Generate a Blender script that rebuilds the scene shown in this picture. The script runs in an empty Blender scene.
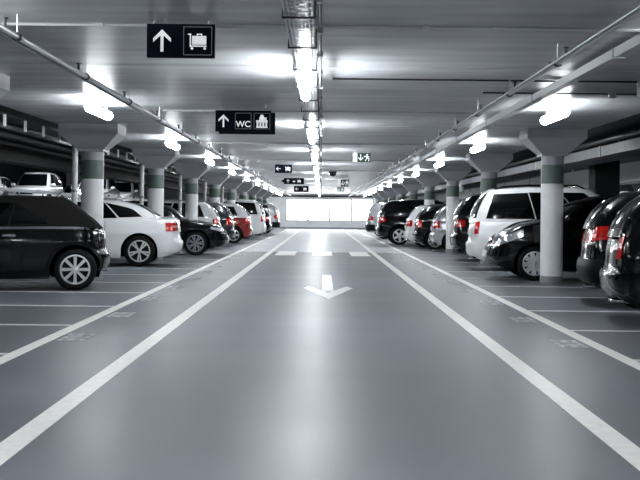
import bpy, bmesh, math, random
import numpy as np
from mathutils import Vector, Matrix

random.seed(7)
S = bpy.context.scene
COL = S.collection
PI = math.pi

# ------------------------------------------------------------------ camera, world, exposure
F_PX = 1100.0
cam_data = bpy.data.cameras.new('camera')
cam_data.sensor_width = 36.0
cam_data.lens = 36.0 * F_PX / 640.0
cam_data.shift_x = -2.0 / 640.0
cam_data.shift_y = -26.5 / 640.0
cam_data.clip_start = 0.05
cam_data.clip_end = 300
cam = bpy.data.objects.new('camera', cam_data)
COL.objects.link(cam)
cam.location = (0, 0, 1.15)
cam.rotation_euler = (PI / 2, -0.0105, 0)
S.camera = cam

world = bpy.data.worlds.new('World')
S.world = world
world.use_nodes = True
world.node_tree.nodes['Background'].inputs[0].default_value = (0.6, 0.7, 0.85, 1)
world.node_tree.nodes['Background'].inputs[1].default_value = 0.02

S.view_settings.view_transform = 'Standard'
S.view_settings.look = 'None'
S.view_settings.exposure = 0.12
S.view_settings.gamma = 1.0
S.view_settings.use_curve_mapping = False
LAMP = 54.0          # emission of the tube lamps over the bays
LAMP_C = 105.0        # emission of the tube lamps under the middle tray
DECK_FILL = 190.0        # unseen lamps added over the raised decks to brighten the cars
WINDOW = 5.0         # daylit panels of the end wall

# ------------------------------------------------------------------ materials
MATS = {}
def mat(name, col, rough=0.5, metal=0.0, coat=0.0, emit=None, es=1.0, noise=None, spec=0.5):
    if name in MATS: return MATS[name]
    m = bpy.data.materials.new(name); m.use_nodes = True
    nt = m.node_tree; b = nt.nodes['Principled BSDF']
    b.inputs['Base Color'].default_value = (*col, 1)
    b.inputs['Roughness'].default_value = rough
    b.inputs['Metallic'].default_value = metal
    b.inputs['Coat Weight'].default_value = coat
    b.inputs['Coat Roughness'].default_value = 0.04
    b.inputs['Specular IOR Level'].default_value = spec
    if emit:
        b.inputs['Emission Color'].default_value = (*emit, 1)
        b.inputs['Emission Strength'].default_value = es
    if noise:
        sc, amt = noise
        tc = nt.nodes.new('ShaderNodeTexCoord')
        n = nt.nodes.new('ShaderNodeTexNoise'); n.inputs['Scale'].default_value = sc
        n.inputs['Detail'].default_value = 5
        nt.links.new(tc.outputs['Object'], n.inputs['Vector'])
        r = nt.nodes.new('ShaderNodeMapRange')
        r.inputs['From Min'].default_value = 0.3; r.inputs['From Max'].default_value = 0.7
        r.inputs['To Min'].default_value = 1 - amt; r.inputs['To Max'].default_value = 1 + amt
        nt.links.new(n.outputs['Fac'], r.inputs['Value'])
        mx = nt.nodes.new('ShaderNodeVectorMath'); mx.operation = 'SCALE'
        mx.inputs[0].default_value = col
        nt.links.new(r.outputs['Result'], mx.inputs['Scale'])
        nt.links.new(mx.outputs['Vector'], b.inputs['Base Color'])
    MATS[name] = m
    return m

def floor_material():
    m = bpy.data.materials.new('epoxy_floor'); m.use_nodes = True
    nt = m.node_tree; b = nt.nodes['Principled BSDF']; L = nt.links.new
    tc = nt.nodes.new('ShaderNodeTexCoord')
    mp = nt.nodes.new('ShaderNodeMapping'); mp.inputs['Scale'].default_value = (0.35, 1.1, 1)
    L(tc.outputs['Object'], mp.inputs['Vector'])
    n1 = nt.nodes.new('ShaderNodeTexNoise'); n1.inputs['Scale'].default_value = 0.9; n1.inputs['Detail'].default_value = 3
    L(mp.outputs['Vector'], n1.inputs['Vector'])
    n2 = nt.nodes.new('ShaderNodeTexNoise'); n2.inputs['Scale'].default_value = 55; n2.inputs['Detail'].default_value = 3
    L(tc.outputs['Object'], n2.inputs['Vector'])
    r1 = nt.nodes.new('ShaderNodeMapRange')
    for k, v in (('From Min', .3), ('From Max', .7), ('To Min', .90), ('To Max', 1.10)): r1.inputs[k].default_value = v
    L(n1.outputs['Fac'], r1.inputs['Value'])
    r2 = nt.nodes.new('ShaderNodeMapRange')
    for k, v in (('From Min', .3), ('From Max', .7), ('To Min', .95), ('To Max', 1.05)): r2.inputs[k].default_value = v
    L(n2.outputs['Fac'], r2.inputs['Value'])
    mu = nt.nodes.new('ShaderNodeMath'); mu.operation = 'MULTIPLY'
    L(r1.outputs[0], mu.inputs[0]); L(r2.outputs[0], mu.inputs[1])
    vm = nt.nodes.new('ShaderNodeVectorMath'); vm.operation = 'SCALE'
    vm.inputs[0].default_value = (0.108, 0.119, 0.138)
    L(mu.outputs[0], vm.inputs['Scale'])
    L(vm.outputs['Vector'], b.inputs['Base Color'])
    r3 = nt.nodes.new('ShaderNodeMapRange')
    for k, v in (('From Min', .3), ('From Max', .7), ('To Min', .37), ('To Max', .43)): r3.inputs[k].default_value = v
    L(n1.outputs['Fac'], r3.inputs['Value'])
    L(r3.outputs[0], b.inputs['Roughness'])
    b.inputs['Specular IOR Level'].default_value = 0.45
    bp = nt.nodes.new('ShaderNodeBump'); bp.inputs['Strength'].default_value = 0.03; bp.inputs['Distance'].default_value = 0.004
    L(n2.outputs['Fac'], bp.inputs['Height']); L(bp.outputs['Normal'], b.inputs['Normal'])
    return m

def ceiling_material():
    m = bpy.data.materials.new('coated_ceiling'); m.use_nodes = True
    nt = m.node_tree; b = nt.nodes['Principled BSDF']; L = nt.links.new
    tc = nt.nodes.new('ShaderNodeTexCoord')
    mp = nt.nodes.new('ShaderNodeMapping'); mp.inputs['Scale'].default_value = (0.35, 2.6, 1)
    L(tc.outputs['Object'], mp.inputs['Vector'])
    n1 = nt.nodes.new('ShaderNodeTexNoise'); n1.inputs['Scale'].default_value = 1.6; n1.inputs['Detail'].default_value = 7
    L(mp.outputs['Vector'], n1.inputs['Vector'])
    r1 = nt.nodes.new('ShaderNodeMapRange')
    for k, v in (('From Min', .3), ('From Max', .7), ('To Min', .72), ('To Max', 1.24)): r1.inputs[k].default_value = v
    L(n1.outputs['Fac'], r1.inputs['Value'])
    vm = nt.nodes.new('ShaderNodeVectorMath'); vm.operation = 'SCALE'
    vm.inputs[0].default_value = (0.455, 0.47, 0.49)
    L(r1.outputs[0], vm.inputs['Scale'])
    L(vm.outputs['Vector'], b.inputs['Base Color'])
    b.inputs['Roughness'].default_value = 0.33
    b.inputs['Specular IOR Level'].default_value = 0.5
    return m

M_FLOOR = floor_material()
M_CEIL = ceiling_material()
M_SHADECEIL = mat('shade_toned_soffit', (0.014, 0.015, 0.018), .5, spec=.3)  # unlit gloom beyond the column lines, put into the ceiling colour
M_WALL = mat('white_wall', (0.84, 0.85, 0.86), .5, noise=(2, .06))
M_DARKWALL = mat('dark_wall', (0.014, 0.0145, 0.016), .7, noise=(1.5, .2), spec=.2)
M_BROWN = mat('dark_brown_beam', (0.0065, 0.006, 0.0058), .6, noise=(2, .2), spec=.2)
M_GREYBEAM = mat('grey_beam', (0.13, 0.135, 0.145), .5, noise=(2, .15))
M_WHITEPAINT = mat('white_column_paint', (0.87, 0.88, 0.89), .4, noise=(6, .04))
M_CAPITAL = mat('grey_capital_concrete', (0.36, 0.375, 0.40), .5, noise=(4, .07))
M_GREEN = mat('grey_green_band', (0.10, 0.15, 0.125), .45)
M_BASEGREY = mat('column_foot_grey', (0.26, 0.27, 0.29), .5)
M_LINE = mat('line_paint', (0.87, 0.85, 0.815), .4, noise=(14, .07))
M_LINE2 = mat('worn_line_paint', (0.74, 0.745, 0.75), .4, noise=(12, .12))
M_FAINT = mat('faint_marking_paint', (0.60, 0.61, 0.625), .38, noise=(20, .2))
M_GALV = mat('galvanised_steel', (0.55, 0.56, 0.58), .34, metal=1.0)
M_DULLGALV = mat('dull_steel', (0.30, 0.31, 0.33), .42, metal=.9)
M_CABLE = mat('grey_cable', (0.35, 0.36, 0.38), .45)
M_DARKMETAL = mat('dark_metal', (0.02, 0.021, 0.024), .4, metal=.4)
M_TRUNK = mat('pale_trunking', (0.52, 0.53, 0.55), .4)
M_TUBE = mat('lamp_diffuser', (0.9, 0.9, 0.9), .4, emit=(0.93, 0.97, 1.0), es=LAMP)
M_TUBE_C = mat('middle_lamp_diffuser', (0.9, 0.9, 0.9), .4, emit=(0.93, 0.97, 1.0), es=LAMP_C)
M_DECK_FILL = mat('deck_fill_diffuser', (0.9, 0.9, 0.9), .4, emit=(0.93, 0.97, 1.0), es=DECK_FILL)
M_WINDOW = mat('daylit_panel', (0.8, 0.8, 0.8), .3, emit=(0.97, 0.99, 1.0), es=WINDOW)
M_SIGN = mat('navy_sign', (0.0018, 0.0025, 0.012), .7, spec=.12)
M_SIGNWHITE = mat('sign_white', (0.82, 0.83, 0.84), .5, emit=(.95, .97, 1.0), es=.42)   # white pictograms with a weak emission
M_SIGNGREY = mat('sign_grey_line', (0.22, 0.23, 0.25), .5)
M_EXITGREEN = mat('exit_green', (0.012, 0.055, 0.035), .4)
M_GLASS = mat('dark_car_glass', (0.002, 0.0022, 0.0025), .05, spec=.4)
M_RUBBER = mat('tyre_rubber', (0.0035, 0.0035, 0.0038), .7, spec=.2)
M_PLASTIC = mat('black_plastic', (0.0025, 0.0025, 0.003), .5, spec=.12)
M_RIM = mat('alloy_rim', (0.72, 0.73, 0.75), .28, metal=.75)
M_RIMDARK = mat('dark_alloy_rim', (0.30, 0.31, 0.33), .3, metal=.8)
M_CHROME = mat('chrome', (0.8, 0.8, 0.82), .1, metal=1.0)
M_TAIL = mat('red_tail_lens', (0.42, 0.006, 0.004), .12, coat=.6)
M_TAILCLEAR = mat('pale_tail_lens', (0.75, 0.33, 0.29), .15, coat=.6)
M_HEAD = mat('clear_head_lens', (0.52, 0.54, 0.57), .12, metal=.4, coat=.8)
M_PLATE = mat('number_plate', (0.62, 0.62, 0.60), .4)
M_UNDER = mat('underbody_black', (0.002, 0.002, 0.002), 1.0, spec=0.0)
M_FABRIC = mat('black_soft_top', (0.009, 0.0085, 0.008), .95, spec=.12)
PAINT = {
    'black': mat('black_paint', (0.0016, 0.0016, 0.002), .14, coat=.15, spec=.32),
    'white': mat('white_paint', (0.74, 0.75, 0.77), .25, coat=.6),
    'silver': mat('silver_paint', (0.46, 0.47, 0.49), .25, metal=.5, coat=.6),
    'grey': mat('dark_grey_paint', (0.022, 0.024, 0.028), .22, metal=.2, coat=.3, spec=.4),
    'red': mat('dark_red_paint', (0.22, 0.008, 0.006), .22, coat=.7),
}

# ------------------------------------------------------------------ mesh helpers
class MB:
    def __init__(s): s.v = []; s.f = []; s.mi = []
    def quadgrid(s, G, flip=False, mi=0):
        n, k = len(G), len(G[0]); o = len(s.v)
        for row in G: s.v.extend([tuple(p) for p in row])
        for i in range(n - 1):
            for j in range(k - 1):
                q = [o + i * k + j, o + (i + 1) * k + j, o + (i + 1) * k + j + 1, o + i * k + j + 1]
                s.f.append(q[::-1] if flip else q); s.mi.append(mi)
        return s
    def box(s, x0, x1, y0, y1, z0, z1, mi=0):
        o = len(s.v)
        s.v += [(x0, y0, z0), (x1, y0, z0), (x1, y1, z0), (x0, y1, z0), (x0, y0, z1), (x1, y0, z1), (x1, y1, z1), (x0, y1, z1)]
        for q in ((0, 3, 2, 1), (4, 5, 6, 7), (0, 1, 5, 4), (1, 2, 6, 5), (2, 3, 7, 6), (3, 0, 4, 7)):
            s.f.append([o + i for i in q]); s.mi.append(mi)
        return s
    def prism(s, poly, y0, y1, mi=0):
        """polygon in xz (counter-clockwise seen from -y) pushed from y0 to y1"""
        o = len(s.v); n = len(poly)
        s.v += [(x, y0, z) for x, z in poly] + [(x, y1, z) for x, z in poly]
        s.f.append([o + i for i in range(n)]); s.mi.append(mi)
        s.f.append([o + n + i for i in reversed(range(n))]); s.mi.append(mi)
        for i in range(n):
            j = (i + 1) % n
            s.f.append([o + i, o + n + i, o + n + j, o + j]); s.mi.append(mi)
        return s
    def slab(s, poly, z0, z1, mi=0):
        """polygon in xy pushed up"""
        o = len(s.v); n = len(poly)
        s.v += [(x, y, z0) for x, y in poly] + [(x, y, z1) for x, y in poly]
        s.f.append([o + i for i in reversed(range(n))]); s.mi.append(mi)
        s.f.append([o + n + i for i in range(n)]); s.mi.append(mi)
        for i in range(n):
            j = (i + 1) % n
            s.f.append([o + i, o + j, o + n + j, o + n + i]); s.mi.append(mi)
        return s
    def tube(s, a, b, r, n=10, r2=None, mi=0, caps=True):
        a = Vector(a); b = Vector(b); d = (b - a).normalized()
        u = d.orthogonal().normalized(); w = d.cross(u); r2 = r if r2 is None else r2
        o = len(s.v)
        for c, rr in ((a, r), (b, r2)):
            for i in range(n):
                t = 2 * PI * i / n
                s.v.append(tuple(c + (u * math.cos(t) + w * math.sin(t)) * rr))
        for i in range(n):
            j = (i + 1) % n
            s.f.append([o + i, o + j, o + n + j, o + n + i]); s.mi.append(mi)
        if caps:
            s.f.append([o + i for i in reversed(range(n))]); s.mi.append(mi)
            s.f.append([o + n + i for i in range(n)]); s.mi.append(mi)
        return s
    def lathe(s, prof, n=24, axis='z', c=(0, 0, 0), mi=0):
        """prof: list of (r, h); closed by radius 0 ends if wanted"""
        o = len(s.v); k = len(prof)
        for i in range(n):
            t = 2 * PI * i / n; ct, st = math.cos(t), math.sin(t)
            for r, h in prof:
                p = (r * ct, r * st, h) if axis == 'z' else ((r * ct, h, r * st) if axis == 'y' else (h, r * ct, r * st))
                s.v.append((p[0] + c[0], p[1] + c[1], p[2] + c[2]))
        for i in range(n):
            i2 = (i + 1) % n
            for j in range(k - 1):
                s.f.append([o + i * k + j, o + i2 * k + j, o + i2 * k + j + 1, o + i * k + j + 1]); s.mi.append(mi)
        return s
    def build(s, name, mats, parent=None, smooth=None, merge=False):
        me = bpy.data.meshes.new(name)
        me.from_pydata(s.v, [], s.f)
        if not isinstance(mats, (list, tuple)): mats = [mats]
        for m in mats: me.materials.append(m)
        if len(mats) > 1: me.polygons.foreach_set('material_index', s.mi)
        bm = bmesh.new(); bm.from_mesh(me)
        if merge:
            bmesh.ops.remove_doubles(bm, verts=bm.verts, dist=2e-4)
            bmesh.ops.dissolve_degenerate(bm, edges=bm.edges, dist=1e-5)
        bmesh.ops.recalc_face_normals(bm, faces=bm.faces)
        bm.to_mesh(me); bm.free()
        if smooth is not None:
            me.polygons.foreach_set('use_smooth', [True] * len(me.polygons))
            me.set_sharp_from_angle(angle=math.radians(smooth))
        me.update()
        o = bpy.data.objects.new(name, me); COL.objects.link(o)
        if parent: o.parent = parent
        return o

def thing(name, label, cat, loc=(0, 0, 0), rz=0.0, group=None):
    o = bpy.data.objects.new(name, None); COL.objects.link(o)
    o.empty_display_size = .2
    o.location = loc; o.rotation_euler = (0, 0, rz)
    o['label'] = label; o['category'] = cat
    if group: o['group'] = group
    return o
def tag(o, label, cat, group=None):
    o['label'] = label; o['category'] = cat
    if group: o['group'] = group
    return o
def struct(o, label=None):
    o['kind'] = 'structure'
    if label: o['label'] = label
    return o
def copy_tree(src, loc, label, group=None, rz=None):
    r = src.copy(); COL.objects.link(r); r.location = loc
    if rz is not None: r.rotation_euler = (0, 0, rz)
    r['label'] = label
    if group: r['group'] = group
    for ch in list(src.children):
        c = ch.copy(); COL.objects.link(c); c.parent = r
        for g in list(ch.children):
            d = g.copy(); COL.objects.link(d); d.parent = c
    return r
ORD = ['nearest', 'second nearest', 'third nearest', 'fourth nearest', 'fifth nearest', 'sixth nearest', 'seventh nearest',
       'eighth nearest', 'ninth nearest', 'tenth nearest', 'eleventh nearest', 'twelfth nearest']

# ------------------------------------------------------------------ the shell
CEIL = 2.62
Y0, Y1 = -9.0, 81.6
HW = 19.0
# floor of the aisle and both rows of bays
struct(MB().box(-7.9, 7.9, Y0, Y1, -0.3, 0).build('floor', M_FLOOR))
# raised half-level decks beyond the bays
DZ = 1.25
struct(MB().box(-HW, -7.9, Y0, Y1, -0.3, DZ).build('floor_left_deck', M_FLOOR))
struct(MB().box(7.9, HW, Y0, Y1, -0.3, DZ).build('floor_right_deck', M_FLOOR))
# ceiling: panels across the aisle, 2.4 m deep with an open joint between them
cl = MB(); y = 8.6 - 2.4 * 7.0
while y < Y1:
    cl.box(-4.5, 4.5, max(y + .012, Y0), min(y + 2.388, Y1), CEIL, CEIL + .3)
    y += 2.4
cl.box(-4.5, 4.5, Y0, Y1, CEIL + .03, CEIL + .34)
struct(cl.build('ceiling', M_CEIL))
struct(MB().box(-7.2, -4.5, Y0, Y1, CEIL, CEIL + .34).build('ceiling_left', M_SHADECEIL))
struct(MB().box(4.5, 7.2, Y0, Y1, CEIL, CEIL + .34).build('ceiling_right', M_SHADECEIL))
struct(MB().box(-HW, -7.2, Y0, Y1, 4.1, 4.4).build('ceiling_left_deck', M_SHADECEIL))
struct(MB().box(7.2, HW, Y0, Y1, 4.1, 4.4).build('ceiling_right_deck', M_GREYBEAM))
# long downstand beams
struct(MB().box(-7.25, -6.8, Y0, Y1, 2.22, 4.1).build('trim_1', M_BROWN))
struct(MB().box(6.8, 7.25, Y0, Y1, 2.50, 4.1).build('trim_2', M_GREYBEAM))
# outer walls
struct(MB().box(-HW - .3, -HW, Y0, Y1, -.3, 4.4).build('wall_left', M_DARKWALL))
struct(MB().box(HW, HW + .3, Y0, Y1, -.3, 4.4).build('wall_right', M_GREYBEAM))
struct(MB().box(-HW - .3, HW + .3, Y0 - .3, Y0, -.3, 4.4).build('wall_back', M_GREYBEAM))
# end wall with a row of daylit panels
WX0 = -2.67; WP = 1.62; WZ0, WZ1 = 0.60, 2.24; NW = 4
ew = MB()
ew.box(-HW - .3, HW + .3, Y1, Y1 + .3, -.3, WZ0)
ew.box(-HW - .3, HW + .3, Y1, Y1 + .3, WZ1, 4.4)
ew.box(-HW - .3, WX0, Y1, Y1 + .3, WZ0, WZ1)
ew.box(WX0 + NW * WP, HW + .3, Y1, Y1 + .3, WZ0, WZ1)
struct(ew.build('wall_front', M_WALL))
for i in range(NW):
    x0 = WX0 + i * WP
    fr = MB()
    for a in ((x0, x0 + .05, WZ0, WZ1), (x0 + WP - .05, x0 + WP, WZ0, WZ1)):
        fr.box(a[0], a[1], Y1 + .03, Y1 + .12, a[2], a[3])
    fr.box(x0 + .05, x0 + WP - .05, Y1 + .03, Y1 + .12, WZ0, WZ0 + .05)
    fr.box(x0 + .05, x0 + WP - .05, Y1 + .03, Y1 + .12, WZ1 - .05, WZ1)
    w = struct(fr.build('window_%d' % (i + 1), M_DARKMETAL))
    MB().box(x0 + .05, x0 + WP - .05, Y1 + .06, Y1 + .09, WZ0 + .05, WZ1 - .05).build('pane', M_WINDOW, w)
struct(MB().box(-4.4, 4.4, Y1 - .03, Y1, 0, .12).build('baseboard_front', M_DULLGALV))
# rail under the ceiling on the end wall
struct(MB().box(-4.4, 4.4, Y1 - .16, Y1, 2.36, 2.5).build('trim_3', M_DARKMETAL))

# ------------------------------------------------------------------ painted markings
T = 0.003
def stripe(name, x0, x1, y0, y1, m=M_LINE):
    return struct(MB().box(x0, x1, y0, y1, -.001, T).build(name, m))
struct(MB().slab([(-1.575, -6), (-1.435, -6), (-1.435, 80.5), (-1.575, 80.5)], -.001, T).build('lane_line', M_LINE), 'inner white lane line left of the aisle')
struct(MB().slab([(1.45, -6), (1.59, -6), (1.59, 80.5), (1.45, 80.5)], -.001, T).build('lane_line', M_LINE), 'inner white lane line right of the aisle')
struct(MB().box(-2.50, -2.38, -6, 80.5, -.001, T).build('lane_line', M_LINE), 'outer white lane line along the left bays')
struct(MB().box(2.39, 2.51, -6, 80.5, -.001, T).build('lane_line', M_LINE), 'outer white lane line along the right bays')
yb = 6.55
while yb < 78:
    for s in (-1, 1):
        a, b = sorted((s * 2.51, s * 7.3))
        struct(MB().box(a, b, yb - .045, yb + .045, -.001, T).build('bay_line', M_LINE2))
    yb += 2.25
# illegible stencilled bay numbers beside the outer lines
def stencil(xc, yc, s):
    m = MB()
    for k in range(3):
        yy = yc + (k - 1) * .20
        for (a, b, c, d) in ((-.12, .12, -.075, -.045), (-.12, .12, .045, .075), (-.12, -.08, -.075, .075), (-.02, .03, -.075, .075), (.08, .12, -.075, .03 * (k - 1) + .04)):
            if k == 1 and a == -.02: continue
            m.box(xc + s * a if s > 0 else xc - b, xc + s * b if s > 0 else xc - a, yy + c, yy + d, -.001, T - .0005)
    return struct(m.build('bay_number', M_FAINT))
k = 0
yy = 7.7
while yy < 34:
    stencil(-2.22, yy + 2.3, -1); stencil(2.23, yy + 2.2, 1)
    yy += 2.25
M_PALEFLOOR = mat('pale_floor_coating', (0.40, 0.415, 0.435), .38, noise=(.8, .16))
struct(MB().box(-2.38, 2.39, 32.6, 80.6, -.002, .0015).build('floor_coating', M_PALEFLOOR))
# arrow in the aisle pointing at the camera, and a zebra of three broad bars
ar = MB()
cx = .10
ar.slab([(cx - .085, 16.2), (cx + .085, 16.2), (cx + .085, 20.6), (cx - .085, 20.6)], -.001, T)
for s in (-1, 1):
    pts = [(cx, 14.75), (cx + s * .385, 16.95), (cx + s * .30, 17.35), (cx, 15.95)]
    ar.slab(pts if s > 0 else pts[::-1], -.001, T)
struct(ar.build('floor_arrow', M_LINE2))
for x0, x1 in ((-1.28, -.73), (-.26, .30), (.81, 1.34)):
    stripe('crossing_bar', x0, x1, 29.9, 33.2, M_LINE)

# ------------------------------------------------------------------ columns
def make_column(side):
    t = thing('column', '', 'column')
    MB().lathe([(0.19, .12), (0.19, 1.70)], 32).build('shaft', M_WHITEPAINT, t, smooth=60)
    MB().lathe([(0, 0), (0.192, 0), (0.192, .12), (0, .12)], 32).build('foot', M_BASEGREY, t, smooth=40)
    MB().lathe([(0.1915, 1.70), (0.1915, 2.02)], 32).build('green_band', M_GREEN, t, smooth=60)
    MB().lathe([(0.19, 2.02), (0.19, 2.20)], 32).build('neck', M_CAPITAL, t, smooth=60)
    c = MB()
    ax, ay, bx, by = .225, .21, .50, .40
    lev = [(ax, ay, 2.17), (ax, ay, 2.20), (bx, by, 2.46), (bx, by, CEIL)]
    o = 0
    for x, y, z in lev: c.v += [(-x, -y, z), (x, -y, z), (x, y, z), (-x, y, z)]
    for i in range(3):
        for j in range(4):
            j2 = (j + 1) % 4
            c.f.append([i * 4 + j, i * 4 + j2, i * 4 + 4 + j2, i * 4 + 4 + j]); c.mi.append(0)
    c.f.append([3, 2, 1, 0]); c.f.append([12, 13, 14, 15]); c.mi += [0, 0]
    c.build('capital', M_CAPITAL, t)
    return t
CY = [11.7 + 7.2 * i for i in range(10)]
col0 = make_column(1)
for s, nm in ((-1, 'left'), (1, 'right')):
    for i, y in enumerate(CY):
        lab = 'white round column with grey-green band on the %s, %s to the camera' % (nm, ORD[i])
        if i == 0: lab = 'white column just outside the %s edge, its grey capital corner showing' % nm
        if s == -1 and i == 0:
            col0.location = (s * 3.95, y, 0); col0['label'] = lab; col0['group'] = 'columns on the left'
        else:
            copy_tree(col0, (s * 3.95, y, 0), lab, 'columns on the ' + nm)
# white downpipes beside the left columns
for i, y in enumerate(CY[1:8]):
    p = MB()
    p.tube((-4.36, y + .47, 0), (-4.36, y + .47, 2.62), .05, 12)
    o = p.build('downpipe', M_WHITEPAINT, smooth=40)
    for z in (.5, 1.5, 2.3):
        MB().lathe([(.05, -.02), (.06, -.02), (.06, .02), (.05, .02)], 12, c=(-4.36, y + .47, z)).build('pipe_clamp', M_DULLGALV, o)
    tag(o, 'thin white downpipe behind the %s left column in full view' % ORD[i], 'pipe', 'downpipes beside the left columns')

# ------------------------------------------------------------------ lamps
def make_lamp(m_tube, L=1.45, r=.062, drop=.12):
    t = thing('tube_lamp', '', 'lamp')
    prof = [(0.0, -L / 2), (r * .55, -L / 2 + .006), (r * .88, -L / 2 + .03), (r, -L / 2 + .07), (r, L / 2 - .07), (r * .88, L / 2 - .03), (r * .55, L / 2 - .006), (0, L / 2)]
    MB().lathe(prof, 14, 'y').build('diffuser', m_tube, t, smooth=60)
    for yy in (-.45, .45):
        MB().box(-.02, .02, yy - .015, yy + .015, r - .01, drop + r).build('mounting_bracket', M_GALV, t)
    return t
l0 = make_lamp(M_TUBE, L=1.4, drop=CEIL - 2.47 - .062)
first = True
for s, nm in ((-1, 'left'), (1, 'right')):
    for i in range(-2, 10):
        y = 14.6 + 7.2 * i
        if y < Y0 + 1 or y > Y1 - 1: continue
        x = -2.97 if s < 0 else 3.07
        if i >= 0: lab = 'bright tube lamp under the ceiling over the %s bays, %s in view' % (nm, ORD[i])
        else: lab = 'tube lamp over the %s bays beside the camera, %s outside the frame' % (nm, 'just' if i == -1 else 'well')
        if first:
            l0.location = (x, y, 2.47); l0['label'] = lab; l0['group'] = 'tube lamps over the left bays'; first = False
        else: copy_tree(l0, (x, y, 2.47), lab, 'tube lamps over the %s bays' % nm)
lc = make_lamp(M_TUBE_C, L=1.5, r=.05, drop=.014)
first = True
for i in range(-2, 10):
    y = 11.0 + 7.2 * i
    if y < Y0 + 1 or y > Y1 - 1: continue
    lab = 'tube lamp hanging under the middle cable tray, %s in view' % ORD[i] if i >= 0 else 'tube lamp under the middle cable tray %s the camera' % ('above' if i == -1 else 'behind')
    if first:
        lc.location = (-.185, y, 2.392); lc['label'] = lab; lc['group'] = 'tube lamps under the middle tray'; first = False
    else: copy_tree(lc, (-.185, y, 2.392), lab, 'tube lamps under the middle tray')
ld = make_lamp(M_DECK_FILL, L=1.5, drop=4.1 - 3.7 - .062)  # added out of view to light the cars on the decks
first = True
for s, nm in ((-1, 'left'), (1, 'right')):
    for i, y in enumerate((12, 26, 36, 45, 50, 62)):
        lab = 'unseen added tube lamp over the raised deck beyond the %s bays, %s' % (nm, ORD[i])
        if first: ld.location = (s * 11.5, y, 3.7); ld['label'] = lab; ld['group'] = 'tube lamps over the left deck'; first = False
        else: copy_tree(ld, (s * 11.5, y, 3.7), lab, 'added tube lamps over the %s deck' % nm)

# ------------------------------------------------------------------ middle cable tray
tr = thing('cable_tray', 'long galvanised wire cable tray down the middle of the ceiling', 'cable tray', (-.17, 0, 2.47))
wm = MB(); xa, xb = -.095, .095
ya, ybb = -7.0, 80.5
for i in range(8):
    x = xa + (xb - xa) * i / 7
    wm.box(x - .0035, x + .0035, ya, ybb, 0, .007)
for x in (xa, xb):
    wm.box(x - .0035, x + .0035, ya, ybb, .05, .057); wm.box(x - .004, x + .004, ya, ybb, .1, .108)
y = ya
while y < ybb:
    wm.box(xa, xb, y, y + .007, .007, .013)
    for x in (xa, xb): wm.box(x - .003, x + .003, y, y + .006, .0, .104)
    y += .15 if y < 22 else .45
wm.build('wire_mesh', M_GALV, tr)
cb = MB()
for x, r in ((-.075, .008), (-.050, .007), (.072, .008)):
    cb.tube((x, ya, .014 + r), (x, ybb, .014 + r), r, 8)
cb.build('cables', M_CABLE, tr, smooth=50)
y = 7.4 - 1.35 * 6
hb = MB()
while y < ybb:
    h = MB(); h.box(xa - .02, xb + .02, y - .02, y + .02, -.012, 0)
    for x in (xa - .014, xb + .014): h.tube((x, y, 0), (x, y, CEIL - 2.47), .006, 6)
    if y > 0: h.build('hanger', M_DARKMETAL, tr)
    y += 1.35
# conduit with junction boxes to the right of the tray
cd = thing('conduit', 'thin steel conduit with junction boxes just right of the middle tray', 'conduit', (-.028, 0, 2.50))
MB().tube((0, ya, 0), (0, ybb, 0), .012, 8).build('pipe', M_DARKMETAL, cd, smooth=50)
y = 6.9
for i in range(20):
    MB().box(-.02, .022, y, y + .07, -.022, .022).build('junction_box', M_DULLGALV, cd)
    MB().box(-.006, .006, y + .03, y + .05, .03, CEIL - 2.5).build('hanger', M_DULLGALV, cd)
    y += 1.2 if i < 10 else 4.5

# ------------------------------------------------------------------ sprinkler pipes along the aisle
def pipe_run(x, z, r, label, hang0, step):
    t = thing('sprinkler_pipe', label, 'pipe', (x, 0, z))
    MB().tube((0, -7, 0), (0, 80.8, 0), r, 12).build('pipe', M_GALV, t, smooth=50)
    MB().tube((-.052, -7, -.012), (-.052, 80.8, -.012), r * .55, 8).build('side_conduit', M_DULLGALV, t, smooth=50)
    y = hang0
    n = 0
    while y < 80 and n < 40:
        MB().tube((0, y, r * .8), (0, y, CEIL - z), .006, 6).build('hanger', M_GALV, t)
        m = MB(); m.lathe([(r, -.02), (r + .012, -.02), (r + .012, .02), (r, .02)], 12, 'y', c=(0, y, 0)); m.box(-.075, 0, y - .014, y + .014, -.008, .008)
        m.build('pipe_clamp', M_DARKMETAL, t)
        if n % 1 == 0:
            MB().tube((.0, y - .32, r * .6), (.0, y - .32, r + .055), .012, 8).tube((0, y - .32, r + .055), (0, y - .32, r + .065), .025, 8).build('sprinkler_head', M_DARKMETAL, t)
        y += step; n += 1
    return t
pipe_run(-2.30, 2.45, .024, 'steel sprinkler pipe running under the ceiling left of the aisle', 8.25, 2.4)
pipe_run(1.99, 2.45, .024, 'steel sprinkler pipe running under the ceiling right of the aisle', 9.35, 2.4)
# pale trunking on the right
tk = thing('trunking', 'broad pale cable trunking on the ceiling right of the sprinkler pipe', 'trunking', (2.50, 0, 2.545))
MB().box(-.045, .045, -7, 80.8, -.05, .03).build('casing', M_TRUNK, tk)
for i in range(16):
    MB().box(-.05, .05, 9.3 + 3.6 * i, 9.36 + 3.6 * i, -.056, .034).build('joint_cover', M_DULLGALV, tk)
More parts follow.
